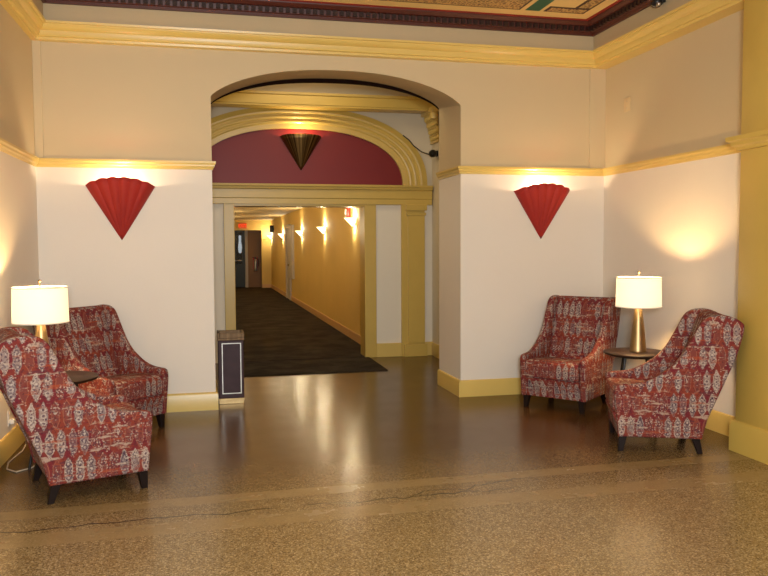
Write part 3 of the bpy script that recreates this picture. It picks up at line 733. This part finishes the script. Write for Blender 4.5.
def make_armchair(loc, rz, label):
    r = thing('armchair', loc, rz, label, 'armchair', 'kilim patterned armchairs')
    F = M['fabric']
    extr(side_prof, HWD - 0.062, HWD, 0.018).build('side_panel', F, r, 50, uv=fuv)
    extr(side_prof, -HWD, -HWD + 0.062, 0.018).build('side_panel', F, r, 50, uv=fuv)
    extr(back_prof, -HWD + 0.058, HWD - 0.058, 0.02).build('backrest', F, r, 50, uv=fuv)
    extr(cush_prof, -HWD + 0.066, HWD - 0.066, 0.022).build('seat_cushion', F, r, 50, uv=fuv)
    extr(rail_prof, -HWD + 0.060, HWD - 0.060, 0.008).build('seat_base', F, r, 50, uv=fuv)
    for sx in (1, -1):
        for sy in (1, -1):
            q = B()
            tx, ty = (0.27 if sx > 0 else -0.245), sy * 0.275
            bx_, by_ = tx + (0.012 if sx > 0 else -0.035), ty + sy * 0.006
            tw, bw = 0.030, 0.019
            lo_ = [(bx_ + a*bw, by_ + c*bw, 0.0) for a, c in ((-1,-1),(1,-1),(1,1),(-1,1))]
            hi_ = [(tx + a*tw, ty + c*tw, 0.122) for a, c in ((-1,-1),(1,-1),(1,1),(-1,1))]
            v0 = [q.bm.verts.new(p) for p in lo_]; v1 = [q.bm.verts.new(p) for p in hi_]
            q.bm.faces.new(list(reversed(v0))); q.bm.faces.new(v1)
            for i in range(4): q.bm.faces.new([v0[i], v0[(i+1)%4], v1[(i+1)%4], v1[i]])
            bmesh.ops.bevel(q.bm, geom=q.bm.edges[:], offset=0.003, segments=1, affect='EDGES')
            q.build('leg', M['leg'], r, 0)
    return r
R = math.radians
def from_front(px, py, ang):     # front-centre of the legs and facing angle -> chair origin
    return (px - 0.27*math.cos(ang), py - 0.27*math.sin(ang), 0)
a = R(19.5); fl = Vector((-0.932, 4.927)); dv = Vector((math.cos(a), math.sin(a))); nv = Vector((-dv.y, dv.x))
c = fl + dv*0.27 + nv*0.275
ch1 = make_armchair((c.x, c.y, 0), a, 'kilim patterned armchair at far left, seen from its side, nearest the camera')
a = R(-41); p = (-0.585, 6.61)
ch2 = dup(ch1, from_front(p[0], p[1], a), a, 'kilim patterned armchair beside the left lamp, facing out from the corner')
a = R(220); p = (3.15, 6.60)
ch3 = dup(ch1, from_front(p[0], p[1], a), a, 'kilim patterned armchair in the right corner, seat facing the room')
a = R(157); fl = Vector((3.02, 5.165)); dv = Vector((math.cos(a), math.sin(a))); nv = Vector((-dv.y, dv.x))
c = fl - dv*0.27 - nv*0.275
c = Vector((3.02, 5.19)) - dv*0.27 - nv*0.275 if False else fl - dv*0.27 + Vector((dv.y, -dv.x))*0.275
ch4 = dup(ch1, (c.x, c.y, 0), a, 'kilim patterned armchair beside the ochre pilaster, seen from its side')

# ------------------------------------------------------------------ side tables and lamps
def make_table(loc, rz, label):
    r = thing('side_table', loc, rz, label, 'side table', 'round dark side tables')
    q = B(); q.lathe([(0, 0.592), (0.245, 0.592), (0.262, 0.598), (0.270, 0.608), (0.270, 0.616), (0.262, 0.621), (0, 0.621)], n=64); q.build('table_top', M['wood'], r)
    q = B(); q.lathe([(0, 0.575), (0.15, 0.575), (0.155, 0.578), (0.155, 0.592), (0, 0.593)], n=40); q.build('mounting_plate', M['black_metal'], r)
    for k in range(4):
        t = PI/2*k
        q = B(); q.tube([(0.13*math.cos(t), 0.13*math.sin(t), 0.586), (0.18*math.cos(t), 0.18*math.sin(t), 0.3), (0.235*math.cos(t), 0.235*math.sin(t), 0.0)], 0.013, 10, r2=0.009)
        q.build('leg', M['black_metal'], r)
    return r
t1 = make_table((3.60, 5.95, 0), R(18), 'round dark wood side table between the right hand chairs')
t2 = dup(t1, (-1.04, 5.86, 0), R(40), 'round dark wood side table between the left hand chairs')
def make_lamp(loc, label):
    r = thing('table_lamp', loc, 0, label, 'table lamp', 'brass table lamps with drum shades')
    q = B(); q.lathe([(0, 0), (0.068, 0), (0.070, 0.006), (0.069, 0.012), (0.062, 0.10), (0.046, 0.25), (0.029, 0.385), (0.025, 0.395), (0, 0.397)], n=48); q.build('lamp_base', M['brass'], r)
    q = B(); q.tube([(0, 0, 0.375), (0, 0, 0.47)], 0.011); q.lathe([(0, 0.47), (0.018, 0.47), (0.02, 0.50), (0, 0.51)], n=20)
    q.tube([(0, 0, 0.5), (0, 0, 0.665)], 0.003, 8); q.build('lamp_stem', M['brass'], r)
    q = B(); rb, rt, z0, z1 = 0.190, 0.184, 0.384, 0.640
    q.lathe([(rb, z0), (rt, z1), (rt - 0.003, z1), (rb - 0.003, z0), (rb, z0)], n=72); sh = q.build('lamp_shade', M['shade'], r)
    q = B(); q.lathe([(rb + 0.001, z0), (rb + 0.002, z0 + 0.008), (rb - 0.004, z0 + 0.008), (rb - 0.004, z0), (rb + 0.001, z0)], n=72); q.build('shade_trim', M['white'], sh); q = B()
    q.lathe([(rt + 0.002, z1 - 0.008), (rt + 0.001, z1 + 0.001), (rt - 0.004, z1 + 0.001), (rt - 0.004, z1 - 0.008), (rt + 0.002, z1 - 0.008)], n=72); q.build('shade_trim', M['white'], sh)
    q = B()
    for k in range(3):
        t = 2*PI*k/3 + 0.4; q.tube([(0, 0, 0.635), (rt*math.cos(t), rt*math.sin(t), 0.633)], 0.0025, 6)
    q.build('shade_ring', M['brass'], sh)
    q = B(); q.lathe([(0, 0.66), (0.007, 0.663), (0.005, 0.672), (0.011, 0.68), (0.008, 0.69), (0, 0.695)], n=16); q.build('finial', M['brass'], r)
    light('lamp_bulb', 'POINT', (0, 0, 0.53), LAMP_W, (1.0, 0.62, 0.26), r, 0.035)
    return r
LAMP_W = 42
l1 = make_lamp((3.618, 5.95, 0.621), 'brass table lamp with white drum shade on the right hand table')
l2 = dup(l1, (-1.16, 5.93, 0.621), 0, 'brass table lamp with white drum shade on the left hand table')
# lamp cord on the floor by the left wall
b = B(); b.tube([(XL + 0.04, 6.19, 0.245), (XL + 0.07, 6.22, 0.22), (XL + 0.09, 6.30, 0.12), (XL + 0.08, 6.34, 0.03), (XL + 0.075, 6.24, 0.006), (XL + 0.06, 6.08, 0.005), (XL + 0.05, 5.92, 0.005), (XL + 0.08, 5.75, 0.005), (XL + 0.16, 5.66, 0.005), (XL + 0.24, 5.74, 0.005), (XL + 0.27, 5.88, 0.005)], 0.0045, 8)
pc = b.build('power_cord', paint('pale_cord_plastic', rgb(205, 192, 168), 0.5), l2); pc.matrix_parent_inverse = Matrix.Translation(-l2.location); tag(pc, 'thin pale cord trailing on the floor')

# ------------------------------------------------------------------ red pleated sconces
def make_red_sconce(loc, label):
    r = thing('wall_sconce', loc, 0, label, 'wall light', 'red pleated fan sconces')
    q = B(); L = 0.575; NTT, NR = 96, 10
    grid = []
    for i in range(NTT + 1):
        t = -1 + 2*i/NTT
        ang = t * 0.5 * PI
        x = 0.298 * math.sin(ang) if False else 0.300 * t
        y = -0.16 * math.sqrt(max(0, 1 - t*t)) ** 0.8
        d = Vector((x, y, math.sqrt(L*L - x*x - y*y)))
        pl_ = 0.019 * abs(math.sin(PI * 3.0 * (t + 1))) * min(1, (1 - abs(t)) * 6)
        row = []
        for k in range(NR + 1):
            s = 0.0 + k / NR
            p = d * s; p.y -= pl_ * s; p.z += pl_ * 0.5 * s
            row.append(q.bm.verts.new(p))
        grid.append(row)
    for a_, c_ in zip(grid, grid[1:]):
        for k in range(NR): q.bm.faces.new([a_[k], c_[k], c_[k+1], a_[k+1]])
    bmesh.ops.remove_doubles(q.bm, verts=q.bm.verts[:], dist=1e-5)
    o = q.build('pleated_shade', M['red_shade'], r, 60)
    md = o.modifiers.new('thickness', 'SOLIDIFY'); md.thickness = 0.003; md.offset = 1 
    q = B(); q.box((-0.05, -0.012, 0.30), (0.05, 0, 0.48), 0, 0.004); q.build('back_plate', M['brass'], r)
    q = B(); q.tube([(0, 0, 0.36), (0, -0.06, 0.37), (0, -0.07, 0.40)], 0.012, 10); q.build('lamp_holder', M['white'], r)
    light('sconce_bulb', 'POINT', (0, -0.075, 0.46), SC_W, (1.0, 0.83, 0.56), r, 0.03)
    return r
SC_W = 14
s1 = make_red_sconce((-0.739, D, 1.605), 'red pleated fan sconce on the wall left of the arch')
s2 = dup(s1, (3.375, D, 1.602), 0, 'red pleated fan sconce on the wall right of the arch')

# bronze half-cone sconce on the lunette
r = thing('bronze_sconce', (1.262, D2 - 0.012, 2.545), 0, 'bronze half cone sconce on the dark red arched panel', 'wall light')
q = B()
n = 40; rows = []
for i in range(n + 1):
    t = -PI/2 + PI*i/n
    d = Vector((0.272*math.sin(t), -0.19*math.cos(t), 0.445 + 0.02*math.cos(t)))
    rows.append([q.bm.verts.new(d * (k/8)) for k in range(9)])
for a_, c_ in zip(rows, rows[1:]):
    for k in range(8): q.bm.faces.new([a_[k], c_[k], c_[k+1], a_[k+1]])
bmesh.ops.remove_doubles(q.bm, verts=q.bm.verts[:], dist=1e-5)
o = q.build('cone_shade', M['bronze'], r, 60); md = o.modifiers.new('thickness', 'SOLIDIFY'); md.thickness = 0.004; md.offset = 1
q = B(); q.box((-0.05, -0.01, 0.25), (0.05, 0, 0.40), 0, 0.003); q.build('back_plate', M['bronze'], r)
light('sconce_bulb', 'POINT', (0, -0.10, 0.40), 13, (1.0, 0.80, 0.48), r, 0.03)

# ------------------------------------------------------------------ waste bin
r = thing('waste_bin', (0.226, 7.77, 0), 0, 'tall dark waste bin with steel outlined panel standing inside the arch', 'waste bin')
w, dp = 0.126, 0.135
q = B(); q.box((-w + 0.006, -dp + 0.006, 0.0), (w - 0.006, dp - 0.006, 0.035), 0, 0.003); q.box((-w, -dp, 0.035), (w, dp, 0.055), 0, 0.003); q.build('plinth', M['brass'], r, 0)
q = B(); q.box((-w + 0.004, -dp + 0.004, 0.055), (w - 0.004, dp - 0.004, 0.625), 0, 0.006); q.build('body', M['bin_panel'], r, 0)
def frame_piece(x0, x1, z0, z1): f_.box((x0, -dp - 0.002, z0), (x1, -dp + 0.006, z1), 0, 0.001, 1)
f_ = B(); frame_piece(-0.088, -0.079, 0.10, 0.60); frame_piece(0.089, 0.098, 0.10, 0.60); frame_piece(-0.08, 0.092, 0.10, 0.109); frame_piece(-0.08, 0.092, 0.591, 0.60); f_.build('panel_outline', M['steel'], r, 0)
q = B(); q.box((-w - 0.004, -dp - 0.004, 0.625), (w + 0.004, dp + 0.004, 0.648), 0, 0.003)
for x0, x1, y0, y1 in ((-w-0.004, -w+0.02, -dp-0.004, dp+0.004), (w-0.02, w+0.004, -dp-0.004, dp+0.004), (-w+0.02, w-0.02, -dp-0.004, -dp+0.016), (-w+0.02, w-0.02, dp-0.016, dp+0.004)): q.box((x0, y0, 0.648), (x1, y1, 0.70), 0, 0.003)
q.build('lid_rim', brushed('worn_bronze_lid', rgb(70, 52, 38), rgb(120, 98, 74), 0.5), r, 0)
q = B(); q.box((-w+0.02, -dp+0.016, 0.648), (w-0.02, dp-0.016, 0.672)); q.build('lid_tray', M['black_metal'], r, 0)

# ------------------------------------------------------------------ flash, lobby light, unseen added fills, world
def look(loc, tgt):
    return (Vector(tgt) - Vector(loc)).to_track_quat('-Z', 'Y').to_euler()
L1 = light('camera_flash', 'AREA', (0.10, -0.4, 1.85), 215, (0.90, 0.96, 1.0), None, 0.5, look((0.10, -0.4, 1.85), (1.3, 8.0, 1.8)))
L2 = light('lobby_ceiling_lamp', 'AREA', (0.8, -1.8, 3.5), 105, (1.0, 0.94, 0.84), None, 3.0, look((0.8, -1.8, 3.5), (1.3, 6.5, 1.2)))  # unseen fill added behind the camera for soft frontal light
L3 = light('lobby_chandelier', 'AREA', (1.3, 2.6, 3.70), 18, (1.0, 0.88, 0.68), None, 1.6, look((1.3, 2.6, 3.70), (1.3, 2.7, 0)))
L4 = light('vestibule_ceiling_lamp', 'AREA', (1.25, 9.0, 3.84), 20, (1.0, 0.78, 0.46), None, 1.0, (0, 0, 0))  # added out of view to brighten the portal and vestibule
w_ = bpy.data.worlds.new('world'); sc.world = w_; w_.use_nodes = True
bg = w_.node_tree.nodes['Background']; bg.inputs[0].default_value = (1.0, 0.92, 0.80, 1); bg.inputs[1].default_value = 0.16

sc.view_settings.view_transform = 'Standard'; sc.view_settings.look = 'None'; sc.view_settings.gamma = 1.0
sc.view_settings.use_curve_mapping = False; sc.view_settings.exposure = 0.0
try:
    sc.cycles.use_denoising = True; sc.cycles.sample_clamp_indirect = 8.0; sc.cycles.max_bounces = 8
except Exception: pass
